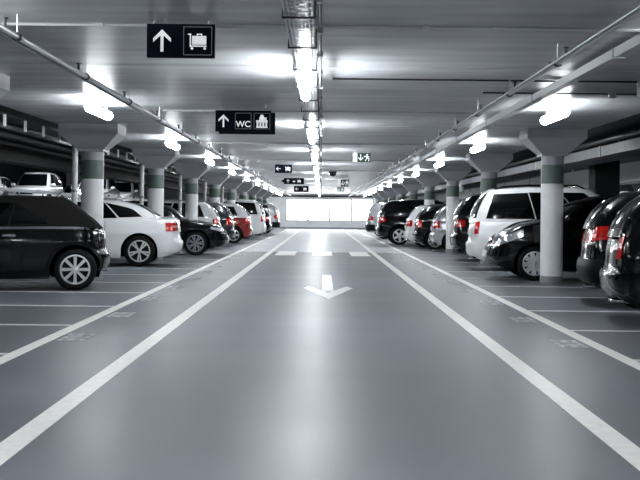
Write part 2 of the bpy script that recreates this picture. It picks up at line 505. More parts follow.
# conduits across the ceiling
for i, y in enumerate((8.6, 15.8, 23.0, 30.2, 37.4)):
    xe = 4.3 if i == 0 else 2.3
    o = MB().tube((-xe, y, 2.606), (xe, y, 2.606), .0125, 8).build('cross_conduit', M_TRUNK, smooth=50)
    for x in (-3.2, -1.75, -.75, .8, 1.35, 2.8):
        if abs(x) > xe: continue
        MB().box(x - .025, x + .025, y - .025, y + .025, 2.588, CEIL).build('saddle', M_TRUNK, o)
    tag(o, 'thin pale conduit crossing the ceiling above the aisle, %s' % ORD[i], 'conduit', 'conduits across the ceiling')
for i, (y, x0, x1) in enumerate(((11.9, .1, 4.3), (13.1, 1.9, 4.3))):
    o = MB().tube((x0, y, 2.608), (x1, y, 2.608), .010, 8).build('cross_conduit', M_DARKMETAL, smooth=50)
    MB().box(x1 - .9, x1 - .82, y - .035, y + .035, 2.56, CEIL).build('junction_box', M_TRUNK, o)
    tag(o, ('dark thin conduit across the right half of the ceiling from the tray', 'short dark conduit on the ceiling above the right bays')[i], 'conduit')
# cable ladder behind the left columns, with white brackets
ll = thing('cable_ladder', 'dark cable ladder with white brackets behind the left columns', 'cable tray', (-4.62, 0, 2.36))
MB().box(-.02, .02, 3, 78, .17, .20).box(-.02, .02, 3, 78, -.02, .02).build('rail', M_DARKMETAL, ll)
y = 15.85 - 1.1 * 2
for i in range(40):
    MB().box(.02, .05, y - .03, y + .03, -.0, .17).build('bracket', M_WHITEPAINT, ll)
    y += 1.1
# service pipes under the dark soffits
for s, nm in ((-1, 'left'), (1, 'right')):
    for j, (x, z, r, m) in enumerate(((5.0, 2.50, .05, M_DARKMETAL), (5.5 if s < 0 else 5.88, 2.48, .06, M_DARKMETAL), (6.1, 2.46, .05, M_DULLGALV if s > 0 else M_DARKMETAL))):
        o = MB().tube((s * x, -7, z), (s * x, 80, z), r, 12).build('service_pipe', m, smooth=50)
        for q in range(12):
            MB().box(s * x - .01, s * x + .01, 12 + q * 5.0, 12.03 + q * 5.0, z + r * .9, CEIL).build('hanger', M_DARKMETAL, o)
        tag(o, 'service pipe under the dark ceiling behind the %s columns, %s the aisle' % (nm, ('closest to', 'middle one from', 'farthest from')[j]), 'pipe', 'service pipes on the ' + nm)
# large grey ducts on the right
for j, (x, z0, z1) in enumerate(((5.05, 2.24, 2.42), (8.3, 2.10, 2.62))):
    o = MB().box(x, x + .7, -7 if j == 0 else 10, 80, z0, z1).build('air_duct', M_GREYBEAM if j == 0 else M_TRUNK)
    for q in range(10):
        h = MB().box(x - .015, x + .715, 14 + q * 6, 14.05 + q * 6, z0 - .012, z1 + .012)
        h.build('flange', M_DULLGALV, o)
        MB().box(x + .33, x + .36, 14 + q * 6, 14.04 + q * 6, z1, CEIL if j == 0 else 4.1).build('hanger', M_DULLGALV, o)
    tag(o, ('long grey air duct hanging behind the right columns', 'long pale air duct above the raised deck on the right')[j], 'duct')
pl = thing('pillar', 'dark square concrete pillar behind the nearest right column and the white people carrier', 'pillar', (6.48, 25.3, 0))
MB().box(-.28, .28, -.3, .3, .12, CEIL).build('shaft', M_DARKWALL, pl)
MB().box(-.29, .29, -.31, .31, 0, .12).build('foot', M_BASEGREY, pl)
# parapets of the raised decks
for s, nm in ((-1, 'left'), (1, 'right')):
    t = thing('guard_rail', 'low steel guard rail along the raised deck beyond the %s bays' % nm, 'railing', (s * 8.0, 0, DZ))
    MB().box(-.02, .02, 4, 80, .38, .46).build('top_rail', M_DULLGALV, t)
    for i in range(31):
        MB().box(-.02, .02, 4 + i * 2.5, 4.05 + i * 2.5, 0, .38).build('post', M_DULLGALV, t)

# ------------------------------------------------------------------ signs
def text_mesh(body, size, name, m, parent, loc):
    cu = bpy.data.curves.new('t', 'FONT'); cu.body = body; cu.size = size; cu.align_x = 'CENTER'; cu.align_y = 'CENTER'; cu.extrude = .002
    cu.offset = size * .02
    to = bpy.data.objects.new('t', cu); COL.objects.link(to)
    bpy.context.view_layer.update()
    dg = bpy.context.evaluated_depsgraph_get()
    me = bpy.data.meshes.new_from_object(to.evaluated_get(dg))
    bpy.data.objects.remove(to); bpy.data.curves.remove(cu)
    me.name = name; me.materials.clear(); me.materials.append(m)
    o = bpy.data.objects.new(name, me); COL.objects.link(o); o.parent = parent
    o.location = loc; o.rotation_euler = (PI / 2, 0, 0)
    return o
def arrow_up(m, cx, cz, h, y0, y1, rot=0.0):
    w = h * .13
    pts_sets = [[(-w / 2, -h / 2), (w / 2, -h / 2), (w / 2, h * .24), (h * .40, -h * .07), (h * .40, h * .10), (0, h / 2),
                 (-h * .40, h * .10), (-h * .40, -h * .07), (-w / 2, h * .24)]]
    c, s = math.cos(rot), math.sin(rot)
    for P in pts_sets:
        m.prism([(cx + x * c - z * s, cz + x * s + z * c) for x, z in P], y0, y1)
def ring_frame(m, cx, cz, w, h, t, y0, y1):
    m.box(cx - w / 2, cx + w / 2, y0, y1, cz + h / 2 - t, cz + h / 2); m.box(cx - w / 2, cx + w / 2, y0, y1, cz - h / 2, cz - h / 2 + t)
    m.box(cx - w / 2, cx - w / 2 + t, y0, y1, cz - h / 2 + t, cz + h / 2 - t); m.box(cx + w / 2 - t, cx + w / 2, y0, y1, cz - h / 2 + t, cz + h / 2 - t)
def disc(m, cx, cz, r, y0, y1, n=14):
    m.prism([(cx + r * math.cos(-2 * PI * i / n), cz + r * math.sin(-2 * PI * i / n)) for i in range(n)][::-1], y0, y1)
def luggage_cart(m, cx, cz, s, y0, y1):
    """a suitcase lying on a trolley, s = overall width"""
    B = lambda a, b, c, d: m.box(cx + a * s, cx + b * s, y0, y1, cz + c * s, cz + d * s)
    B(-.30, .46, -.20, .26)                       # suitcase
    B(-.05, -.01, .26, .36); B(.19, .23, .26, .36); B(-.05, .23, .33, .38)   # its grip
    B(-.40, .48, -.31, -.25)                      # deck
    B(-.42, -.36, -.31, .36); B(-.52, -.36, .32, .38)   # push bar
    disc(m, cx - .30 * s, cz - .40 * s, .07 * s, y0, y1); disc(m, cx + .38 * s, cz - .40 * s, .07 * s, y0, y1)
def sign(xl, xr, yt, yb_, Z, name, label, top=None):
    """sign given by world extents"""
    t = thing(name, label, 'sign', ((xl + xr) / 2, Z, (yt + yb_) / 2))
    w, h = xr - xl, yt - yb_
    MB().box(-w / 2, w / 2, 0, .05, -h / 2, h / 2).build('panel', M_SIGN, t)
    for x in (-w * .4, w * .4):
        MB().tube((x, .025, h / 2), (x, .025, CEIL - (yt + yb_) / 2), .007, 6).build('hanger', M_GALV, t)
    return t, w, h
def px(x, y, Z):
    yr = y - .0105 * (x - 322)
    return (x + .0105 * (y - 213.5) - 322) * Z / F_PX, 1.15 + (213.5 - yr) * Z / F_PX
def sign_px(x0, y0, x1, y1, Z, name, label):
    a = px(x0, y0, Z); b = px(x1, y1, Z); a2 = px(x1, y0, Z)
    return sign(a[0], b[0], (a[1] + a2[1]) / 2, (a[1] + a2[1]) / 2 - (y1 - y0) * Z / F_PX, Z, name, label)

FY0, FY1 = -.006, .002
t, w, h = sign_px(147, 24, 214.5, 57.5, 8.45, 'hanging_sign', 'large navy hanging sign with white up arrow and luggage trolley, nearest the camera')
a = MB(); arrow_up(a, -w * .275, 0, h * .66, FY0, FY1); a.build('arrow', M_SIGNWHITE, t)
f = MB(); ring_frame(f, w * .25, 0, h * .86, h * .86, h * .025, FY0, FY1); f.build('pictogram_frame', M_SIGNGREY, t)
c = MB(); luggage_cart(c, w * .25, h * .0, h * .56, FY0, FY1); c.build('luggage_trolley', M_SIGNWHITE, t)

t, w, h = sign_px(215.5, 110.5, 271, 131.5, 14.5, 'hanging_sign', 'navy hanging sign with up arrow, WC and ticket pictogram')
a = MB(); arrow_up(a, -w * .355, 0, h * .60, FY0, FY1); a.build('arrow', M_SIGNWHITE, t)
f = MB(); ring_frame(f, 0, 0, h * .78, h * .78, h * .03, FY0, FY1); ring_frame(f, w * .335, 0, h * .78, h * .78, h * .03, FY0, FY1); f.build('pictogram_frame', M_SIGNGREY, t)
text_mesh('WC', h * .40, 'lettering', M_SIGNWHITE, t, (0, -.003, -h * .16))
p = MB()
x = w * .335
p.box(x - h * .27, x + h * .27, FY0, FY1, -h * .06, h * .04); p.box(x - h * .27, x + h * .27, FY0, FY1, -h * .32, -h * .25)
for q in range(4): p.box(x - h * .25 + q * h * .14, x - h * .17 + q * h * .14, FY0, FY1, -h * .25, -h * .06)
p.box(x - h * .12, x + h * .22, FY0, FY1, h * .04, h * .18); disc(p, x + h * .0, h * .22, h * .09, FY0, FY1)
p.build('ticket_pictogram', M_SIGNWHITE, t)
t, w, h = sign_px(219, 112.5, 275, 134, 15.6, 'hanging_sign', 'black sign half hidden right behind the WC sign')

for (x0, y0, x1, y1, Z, lab, left) in ((275, 164.5, 292, 173, 33.0, 'small far navy sign with arrow and luggage trolley, highest of three far signs', False),
                                       (284, 178, 304, 184.2, 43.5, 'small far navy sign with three white pictograms, middle of three far signs', True),
                                       (294, 186, 308.5, 192, 57, 'small far navy sign low over the aisle, farthest of three far signs', False)):
    t, w, h = sign_px(x0, y0, x1, y1, Z, 'hanging_sign', lab)
    a = MB(); arrow_up(a, -w * .30, 0, h * .55, FY0, FY1, PI / 2 if not left else 0); a.build('arrow', M_SIGNWHITE, t)
    c = MB(); luggage_cart(c, w * .25, 0, h * .62, FY0, FY1); c.build('luggage_trolley', M_SIGNWHITE, t)
    if left:
        c = MB(); c.box(-h * .2, h * .2, FY0, FY1, -h * .15, h * .05); c.build('white_mark', M_SIGNWHITE, t)
        MB().prism([(-w / 2 - .12, 0), (-w / 2, -h * .3), (-w / 2, h * .3)], 0, .05).build('pointed_end', M_SIGN, t)
def exit_sign(x0, y0, x1, y1, Z, lab):
    t, w, h = sign_px(x0, y0, x1, y1, Z, 'exit_sign', lab)
    MB().box(-w / 2 - .002, -w * .26, FY0, FY1, -h / 2, h / 2).build('white_field', M_SIGNWHITE, t)
    MB().box(-w * .26, w / 2, -.004, .0, -h / 2, h / 2).build('green_field', M_EXITGREEN, t)
    a = MB(); arrow_up(a, -w * .06, 0, h * .7, -.009, -.004, PI); a.build('arrow', M_SIGNWHITE, t)
    r = MB(); cx = w * .28
    disc(r, cx + h * .05, h * .30, h * .09, -.009, -.004)
    for P in ([(-.10, .18), (-.02, -.08), (.12, -.05), (.12, .2)], [(-.02, -.05), (-.22, -.36), (-.12, -.40), (.08, -.06)],
              [(.02, -.05), (.22, -.20), (.16, -.42), (.26, -.40), (.32, -.16), (.12, .02)], [(.08, .2), (.34, .06), (.30, -.0), (.08, .1)],
              [(-.08, .2), (-.32, .14), (-.30, .04), (-.06, .1)]):
        r.prism([(cx + x * h, z * h) for x, z in P], -.009, -.004)
    r.build('running_figure', M_SIGNWHITE, t)
exit_sign(353, 153, 370.5, 162, 26.2, 'white and green exit sign with running figure right of the tray, nearer one')
exit_sign(338, 179.5, 349, 186.5, 46, 'white and green exit sign right of the tray, second one')
exit_sign(335, 187.5, 344, 191.5, 62, 'small white and green exit sign right of the tray, farthest one')
# dark loudspeaker/camera right of the tray
dc = thing('dome_camera', 'small dark dome camera on the ceiling right of the tray', 'camera', (.36, 38.4, CEIL))
MB().lathe([(0, 0), (.14, 0), (.14, -.06), (0, -.06)], 16).build('mount', M_DARKMETAL, dc)
MB().lathe([(.13, -.06), (.115, -.12), (.07, -.165), (0, -.18)], 16).build('dome', M_GLASS, dc, smooth=60)
# round white mirror on the right
mr = thing('traffic_mirror', 'small round white convex mirror between the right columns', 'mirror', (4.55, 36.3, 2.0))
MB().lathe([(0, -.03), (.09, -.02), (.125, 0), (.13, .02), (0, .03)], 20, 'y').build('mirror_disc', M_WHITEPAINT, mr, smooth=50)
MB().tube((0, .03, 0), (0, .03, CEIL - 2.0), .012, 8).build('hanger', M_DULLGALV, mr)

# ------------------------------------------------------------------ cars
def catmull(P, n=14):
    P = [np.array(p, float) for p in P]
    Q = [2 * P[0] - P[1]] + P + [2 * P[-1] - P[-2]]
    out = []
    for i in range(1, len(Q) - 2):
        a, b, c, d = Q[i - 1], Q[i], Q[i + 1], Q[i + 2]
        for k in range(n):
            t = k / n
            out.append(.5 * ((2 * b) + (-a + c) * t + (2 * a - 5 * b + 4 * c - d) * t * t + (-a + 3 * b - 3 * c + d) * t ** 3))
    out.append(P[-1])
    return np.array(out)
class Outline:
    def __init__(s, pts):
        s.p = pts
        d = np.hypot(*np.diff(pts, axis=0).T)
        s.c = np.concatenate([[0], np.cumsum(d)]); s.Q = s.c[-1]
    def at(s, q):
        q = min(max(q, 0), s.Q)
        x = np.interp(q, s.c, s.p[:, 0]); y = np.interp(q, s.c, s.p[:, 1])
        e = .03
        a, b = max(q - e, 0), min(q + e, s.Q)
        tx = np.interp(b, s.c, s.p[:, 0]) - np.interp(a, s.c, s.p[:, 0]); ty = np.interp(b, s.c, s.p[:, 1]) - np.interp(a, s.c, s.p[:, 1])
        if q < 1e-6: tx, ty = 0, 1
        if q > s.Q - 1e-6: tx, ty = 0, -1
        l = math.hypot(tx, ty)
        return x, y, -ty / l, tx / l
    def of_x(s, x): return float(np.interp(x, s.p[:, 0], s.c))
    def of_y_rear(s, y):
        k = int(np.argmax(s.p[:, 1] > .9 * s.p[:, 1].max())); return float(np.interp(y, s.p[:k + 1, 1], s.c[:k + 1]))
    def of_y_front(s, y):
        r = s.p[::-1]; k = int(np.argmax(r[:, 1] > .9 * r[:, 1].max())); return s.Q - float(np.interp(y, r[:k + 1, 1], s.Q - s.c[::-1][:k + 1]))
def wrap(o, sg):
    """signed parameter: 0 rear centre, +-Q front centre"""
    if sg > o.Q: sg = -(2 * o.Q - sg)
    elif sg < -o.Q: sg = 2 * o.Q + sg
    return abs(sg), (1 if sg >= 0 else -1)

BODY_PLAN = [(-1, 0), (-.997, .30), (-.985, .60), (-.955, .83), (-.90, .925), (-.78, .968), (-.5, .992), (-.1, 1), (.3, 1), (.6, .985), (.78, .955), (.88, .89), (.95, .73), (.985, .42), (1, 0)]
CAB_PLAN = [(-1, 0), (-.995, .35), (-.975, .70), (-.94, .88), (-.86, .965), (-.5, 1), (0, 1), (.45, .99), (.75, .96), (.86, .90), (.93, .70), (.98, .38), (1, 0)]

class Car:
    def __init__(s, T):
        s.T = T; L, W = T['L'], T['W']
        s.out = Outline(catmull([(a * L / 2, b * W / 2) for a, b in T.get('plan', BODY_PLAN)]))
        P = np.array(T['deck']); s.dx, s.dz = P[:, 0] - L / 2, P[:, 1]
        s.axles = (T['ax'][0] - L / 2, T['ax'][1] - L / 2)
        s.R = T['R']; s.arch = s.R + T.get('gap', .055)
    def top(s, x):
        # smooth interpolation of the belt / bonnet / boot line
        w = .06
        return float(np.mean([np.interp(x + d, s.dx, s.dz) for d in (-w, -w / 2, 0, w / 2, w)]))
    def bottom(s, x):
        z = s.T['sill'] + .10 * max(0, (abs(x) - (s.T['L'] / 2 - .45)) / .45) ** 1.5
        for a in s.axles:
            d = abs(x - a)
            if d < s.arch: z = max(z, s.R + math.sqrt(max(s.arch ** 2 - d * d, 0)))
        return z
    def inset(s, x, nx, z):
        lo = .055 * max(0, (.40 - z) / .25) ** 2
        up = .075 * max(0, (z - .66) / .36) ** 2
        cre = .012 * math.exp(-((z - .70) / .05) ** 2)
        side = lo + up - cre
        prof = s.T['front'] if x > 0 else s.T['rear']
        face = float(np.interp(z, [p[0] for p in prof], [p[1] for p in prof]))
        w = nx * nx
        return side * (1 - w) + face * w
    def surf(s, sg, z, off=0.0):
        q, sd = wrap(s.out, sg)
        x, y, nx, ny = s.out.at(q)
        i = s.inset(x, nx, z) - off
        X, Y = x - nx * i, y - ny * i
        return (X, sd * max(Y, 0), z)
    def body(s, parent, paint):
        o = s.out; qs = list(np.arange(0, o.Q, .04)) + [o.Q]
        for a in s.axles:
            for d in (-s.arch, s.arch):
                q = o.of_x(a + d); qs += [q - .0015, q + .0015]
            qs += [o.of_x(a + s.arch * math.cos(t)) for t in np.linspace(.1, PI - .1, 22)]
        qs = sorted(qs)
        qs = [q for i, q in enumerate(qs) if i == 0 or q - qs[i - 1] > .0008]
        NT = 13
        sides = {1: [], -1: []}
        for q in qs:
            x, y, nx, ny = o.at(q)
            zb, zt = s.bottom(x), s.top(x)
            row = []
            for j in range(NT):
                z = zb + (zt - .035 - zb) * j / (NT - 1)
                row.append((z, s.inset(x, nx, z)))
            row.append((zt - .012, s.inset(x, nx, zt) + .008)); row.append((zt, s.inset(x, nx, zt) + .035))
            for sd in (1, -1):
                sides[sd].append([(x - nx * i, sd * max(y - ny * i, 0), z) for z, i in row])
        m = MB()
        m.quadgrid(sides[1]); m.quadgrid(sides[-1], flip=True)
        # covers across: top (paint) and underside (black)
        for idx, crown, mi in ((-1, s.T.get('crown', .05), 0), (0, 0, 1)):
            G = []
            for i in range(len(qs)):
                a, b = sides[1][i][idx], sides[-1][i][idx]
                yy = a[1]; k = min(1, (yy / (s.T['W'] / 2)) ** 2 * 1.2)
                G.append([(a[0], yy * (1 - 2 * t), a[2] + crown * k * (1 - (1 - 2 * t) ** 2)) for t in np.linspace(0, 1, 9)])
            m.quadgrid(G, flip=(idx == 0), mi=mi)
        for a in s.axles:                       # inner wall of each wheel well
            for sd in (1, -1):
                yy = sd * (s.T['W'] / 2 - .34); n0 = len(m.v)
                ang = np.linspace(-.35, PI + .35, 25); rr = s.arch + .004
                m.v += [(a + rr * math.cos(t), yy, s.R + rr * math.sin(t)) for t in ang]
                m.f.append(list(range(n0, n0 + 25))); m.mi.append(1)
        return m.build('body', [paint, M_UNDER], parent, smooth=38, merge=True)
    def patch(s, name, m, parent, q0, q1, z0, z1, off=.008, nq=10, nz=4, thick=.02, fn=None):
        """curved panel on the lower body; z0, z1 numbers or functions of 0..1"""
        f0 = z0 if callable(z0) else (lambda t: z0); f1 = z1 if callable(z1) else ((lambda t: z1[0] + (z1[1] - z1[0]) * t ** .6) if isinstance(z1, tuple) else (lambda t: z1))
        S_ = fn or s.surf
        G = []
        for i in range(nq + 1):
            t = i / nq; q = q0 + (q1 - q0) * t
            G.append([S_(q, f0(t) + (f1(t) - f0(t)) * j / nz, off) for j in range(nz + 1)])
        B = []
        for i in range(nq + 1):
            t = i / nq; q = q0 + (q1 - q0) * t
            B.append([S_(q, f0(t) + (f1(t) - f0(t)) * j / nz, off - thick) for j in range(nz + 1)])
        mb = MB(); mb.quadgrid(G)
        ring = lambda A: [A[0][j] for j in range(nz + 1)] + [A[i][nz] for i in range(1, nq + 1)] + [A[nq][j] for j in range(nz - 1, -1, -1)] + [A[i][0] for i in range(nq - 1, -1, -1)]
        ra, rb = ring(G), ring(B)
        mb.quadgrid([ra, rb])
        return mb.build(name, m, parent, smooth=35, merge=True)
    # ---- cabin
    def cabin_setup(s):
        T = s.T; L = T['L']; c = T['cab']
        xb0, xb1, xr0, xr1 = [v - L / 2 for v in c['x']]
        s.cx = (xb0, xb1, xr0, xr1)
        plan = catmull(CAB_PLAN); s.cp = plan
        hl = (xb1 - xb0) / 2
        s.cab = Outline(np.array([(a * hl, b * c['wb']) for a, b in plan]))
        s.crz = (np.array([p[0] for p in c['roof']]) - L / 2, np.array([p[1] for p in c['roof']]))
    def cabpt(s, sg, t, off=0.0):
        c = s.T['cab']; q, sd = wrap(s.cab, sg)
        bx, by, nx, ny = s.cab.at(q)
        xb0, xb1, xr0, xr1 = s.cx
        u = bx / ((xb1 - xb0) / 2)
        X0 = bx + (xb0 + xb1) / 2
        X1 = (xr0 + xr1) / 2 + u * (xr1 - xr0) / 2
        yb = by; yr = by / c['wb'] * c['wr']
        # base width follows the body
        zb = s.top(X0) - .02
        zr = float(np.interp(X1, *s.crz))
        if t < 0: t = 0
        b = c.get('bulge', .035) * 4 * t * (1 - t)
        bw = c.get('bulge_face', .05) * 4 * t * (1 - t)
        bb = b * ny * ny + bw * nx * nx
        x = X0 + (X1 - X0) * t; y = yb + (yr - yb) * t; z = zb + (zr - zb) * t
        # outward and upward push
        sl = (X0 - X1) * nx + (yb - yr) * ny
        hz = max(zr - zb, .05); ln = math.hypot(sl, hz)
        k = (bb + off)
        x += nx * k * hz / ln; y += ny * k * hz / ln; z += k * sl / ln
        return (x, sd * max(y, 0), z)
    def cabin(s, parent, paint):
        s.cabin_setup()
        o = s.cab; qs = list(np.arange(0, o.Q, .05)) + [o.Q]
        ts = [0, .1, .2, .32, .45, .58, .7, .8, .88, .94, 1.0]
        m = MB(); S1 = {}
        for sd in (1, -1):
            G = []
            for q in qs:
                row = [s.cabpt(sd * q if q > 0 else 0.0, t) for t in ts]
                row = [(x, abs(y) * sd, z) for x, y, z in row]
                x, y, z = row[-1]; cxm = (s.cx[2] + s.cx[3]) / 2
                bx, by, nx, ny = o.at(q)
                row.append((x - nx * .02, sd * max(abs(y) - ny * .02, 0), z + .010)); row.append((x - nx * .06, sd * max(abs(y) - ny * .06, 0), z + .018))
                G.append(row)
            S1[sd] = G
        m.quadgrid(S1[1]); m.quadgrid(S1[-1], flip=True)
        G = []
        for i in range(len(qs)):
            a = S1[1][i][-1]; yy = a[1]; k = min(1, (yy / s.T['cab']['wr']) * 1.2)
            G.append([(a[0], yy * (1 - 2 * t), a[2] + .03 * k * (1 - (1 - 2 * t) ** 2)) for t in np.linspace(0, 1, 9)])
        m.quadgrid(G)
        return m.build('cabin', paint, parent, smooth=40, merge=True)
    def cq(s, x):
        """cabin parameter at base x (car coordinate measured from the tail)"""
        return s.cab.of_x(x - s.T['L'] / 2 - (s.cx[0] + s.cx[1]) / 2)
    def win(s, name, m, parent, q0, q1, t0, t1, off=.006, nq=10, d0=0, d1=0):
        """d0, d1: how far the ends lean along the car from the bottom edge to the top edge"""
        def fn(q, t, o):
            u = (q - q0) / (q1 - q0); v = (t - t0) / ((t1[1] if isinstance(t1, tuple) else t1) - t0)
            return s.cabpt(q + max(v, 0) ** 1.3 * (d0 * (1 - u) + d1 * u), t, o)
        return s.patch(name, m, parent, q0, q1, t0, t1, off, nq, 8, .016, fn=fn if (d0 or d1) else s.cabpt)
    def q(s, x): return s.out.of_x(x - s.T['L'] / 2)

def wheel(parent, x, y, R, sd, n_sp, style, rim_mat):
    W = .20; rr = R * .70 if style != 'big' else R * .76
    t = MB()
    prof = [(rr - .01, -W / 2 + .01), (rr + .01, -W / 2), (R - .035, -W / 2 + .004), (R - .010, -W / 2 + .022), (R, -W / 2 + .05), (R, W / 2 - .05), (R - .010, W / 2 - .022),
            (R - .035, W / 2 - .004), (rr + .01, W / 2), (rr - .01, W / 2 - .01), (rr - .015, W / 2 - .05), (0, W / 2 - .07)]
    t.lathe(prof, 40, 'y'); t.lathe([(rr - .01, -W / 2 + .01), (0, -W / 2 + .03)], 40, 'y')
    o = t.build('wheel', M_RUBBER, parent, smooth=35)
    o.location = (x, y, R); o.rotation_euler = (0, random.uniform(0, 1) if style != 'fixed' else 0, 0 if sd > 0 else PI)
    f = W / 2 - .012
    r = MB()
    r.lathe([(rr, f - .03), (rr + .004, f + .008), (rr - .014, f + .010), (rr - .022, f - .002), (rr - .024, f - .03)], 40, 'y')
    hub = rr * .22
    r.lathe([(hub, f - .05), (hub, f - .004), (hub * .6, f + .004), (0, f + .004)], 20, 'y')
    for k in range(n_sp):
        a0 = 2 * PI * k / n_sp
        fans = [(0, 1.0)] if style != 'double' else [(-.16, .7), (.16, .7)]
        for da, ww in fans:
            wi = rr * (.085 if style != 'cap' else .17) * ww; wo = rr * (.115 if style != 'cap' else .20) * ww
            a = a0 + da * .5; ao = a0 + da
            ci, si, co, so = math.cos(a), math.sin(a), math.cos(ao), math.sin(ao)
            r0, r1 = hub * .8, rr - .012
            P = [(r0 * ci - wi * si, r0 * si + wi * ci), (r0 * ci + wi * si, r0 * si - wi * ci), (r1 * co + wo * so, r1 * so - wo * co), (r1 * co - wo * so, r1 * so + wo * co)]
            r.prism(P, f - .03, f - .002)
    r.build('rim', rim_mat, o, smooth=35)
    return o

def build_car(name, T, paint, label, loc, rz, group=None, spokes=8, style='plain', rim=None, roofm=None, tail='corner', chrome_belt=False,
              rails=False, clad=False, rear_plate=True, tail_mat=None):
    c = Car(T); L, W = T['L'], T['W']
    t = thing(name, label, 'car', loc, rz, group)
    pm = PAINT[paint]
    c.body(t, pm); c.cabin(t, roofm or pm)
    o = c.out; Q = o.Q
    cab = T['cab']
    # windows
    for sd in (1, -1):
        for (a, b, t0, t1, *lean) in cab['side']:
            qa, qb = c.cq(a), c.cq(b)
            d0, d1 = lean or (0, 0)
            c.win('side_window', M_GLASS, t, sd * qa, sd * qb, t0, t1, nq=14, d0=sd * d0, d1=sd * d1)
    qf = c.cab.of_y_front(cab['wb'] * .84)
    c.win('windscreen', M_GLASS, t, qf, 2 * c.cab.Q - qf, .06, .93, nq=18)
    qr = c.cab.of_y_rear(cab['wb'] * cab.get('rearw', .80))
    c.win('rear_window', M_GLASS, t, -qr, qr, cab.get('rear_t', (.14, .90))[0], cab.get('rear_t', (.14, .90))[1], nq=18)
    # seams between the panels
    for x in T['doors']:
        for sd in (1, -1):
            q = c.q(x); zt = c.top(x - L / 2)
            c.patch('door_seam', M_PLASTIC, t, sd * (q - .004), sd * (q + .004), T['sill'] + .07, zt - .03, .0015, 1, 12, .01)
    for x in T['handles']:
        for sd in (1, -1):
            q = c.q(x); zt = c.top(x - L / 2)
            c.patch('door_handle', M_CHROME if T.get('chrome') else pm, t, sd * (q - .09), sd * (q + .09), zt - .15, zt - .12, .028, 6, 2, .03)
    # sills and bumpers
    x0, x1 = T['ax'][0] + c.arch + .01, T['ax'][1] - c.arch - .01
    for sd in (1, -1):
        c.patch('sill_trim', M_PLASTIC if clad else pm, t, sd * c.q(x0), sd * c.q(x1), T['sill'] - .02, T['sill'] + .09, .008, 12, 3, .02)
    qe = c.q(T['ax'][0] - c.arch - .03)
    c.patch('rear_bumper', M_PLASTIC if clad else pm, t, -qe, qe, T['sill'] + .10, T.get('bump', .56), .022, 26, 5, .03)
    qe2 = c.q(T['ax'][1] + c.arch + .03)
    c.patch('front_bumper', M_PLASTIC if clad else pm, t, qe2, 2 * Q - qe2, T['sill'] + .10, T.get('bumpf', .50), .022, 26, 5, .03)
    # grille, plates
    c.patch('grille', M_PLASTIC, t, Q - .38, Q + .38, T.get('bumpf', .5) + .03, T.get('bumpf', .5) + .17, .010, 10, 3, .02)
    if rear_plate: c.patch('number_plate', M_PLATE, t, -.26, .26, *(T.get('plate', (.66, .77))), .012, 4, 2, .03)
    c.patch('number_plate', M_PLATE, t, Q - .26, Q + .26, .40, .51, .030, 4, 2, .03)
    # lamps
    for sd in (1, -1):
        h = T['head']; qa, qb = c.q(h[0]), o.of_y_front(W / 2 * h[1])
        c.patch('headlight', M_HEAD, t, sd * qa, sd * qb, (lambda u: h[2] + (h[3] - h[2]) * u), (lambda u: h[4] + (h[5] - h[4]) * u), .010, 14, 5, .025)
        k = T['tail']; qa, qb = o.of_y_rear(W / 2 * k[0]), c.q(k[1])
        tl = c.patch('taillight', tail_mat or M_TAIL, t, sd * qa, sd * qb, (lambda u: k[2] + (k[3] - k[2]) * u), (lambda u: k[4] + (k[5] - k[4]) * u), .010, 14, 5, .025)
        zm = (k[2] + k[4]) / 2
        c.patch('clear_lens', M_HEAD if tail_mat else M_TAILCLEAR, tl, sd * (qa + .25 * (qb - qa)), sd * (qa + .72 * (qb - qa)), zm - .02, zm + .025, .014, 8, 2, .012)
    if T.get('arch_trim'):
        for ax in c.axles:
            for sd in (1, -1):
                m = MB(); G = []; B = []
                for a in np.linspace(.02, PI - .02, 25):
                    r_ = []; b_ = []
                    for r in (c.arch - .004, c.arch + .02, c.arch + .05, c.arch + .058):
                        x = ax + r * math.cos(a); z = c.R + r * math.sin(a)
                        r_.append(c.surf(sd * o.of_x(x), z, .014 if r < c.arch + .055 else -.01))
                    G.append(r_)
                m.quadgrid(G); m.build('wheel_arch_trim', M_PLASTIC, t, smooth=40)
    if chrome_belt:
        for sd in (1, -1):
            c.patch('belt_trim', M_CHROME, t, sd * c.q(.12), sd * c.q(T['cab']['x'][1] - .1), (lambda u: c.top(.12 - L / 2 + u * (T['cab']['x'][1] - .22)) - .045), (lambda u: c.top(.12 - L / 2 + u * (T['cab']['x'][1] - .22)) - .010), .012, 24, 2, .02)
    if rails:
        for sd in (1, -1):
            m = MB(); xs = np.linspace(cab['x'][2] + .15, cab['x'][3] - .25, 12) - L / 2
            pts = [(x, sd * (cab['wr'] - .06), float(np.interp(x, *c.crz)) + .065 - (.045 if i in (0, 11) else 0)) for i, x in enumerate(xs)]
            for a, b in zip(pts[:-1], pts[1:]): m.tube(a, b, .016, 8)
            m.build('roof_rail', M_PLASTIC, t, smooth=40)
    # mirrors
    for sd in (1, -1):
        x = cab['x'][1] - L / 2 - .42; z = c.top(x) + .07; yb = c.surf(sd * o.of_x(x), c.top(x) - .02)[1]
        m = MB(); pr = []
        for a in np.linspace(-PI / 2, PI / 2, 9): pr.append((max(.001, math.cos(a)) ** .6 * .075, math.sin(a) * .115))
        m.lathe(pr, 16, 'y', c=(x, yb + sd * .10, z))
        m.tube((x, yb - sd * .05, z - .07), (x, yb + sd * .06, z - .03), .02, 8)
        m.build('wing_mirror', pm, t, smooth=50)
    # exhaust, aerial
    m = MB(); m.tube((-L / 2 + .02, -W * .28, T['sill'] + .05), (-L / 2 + .3, -W * .28, T['sill'] + .05), .03, 12); m.build('exhaust', M_CHROME, t, smooth=40)
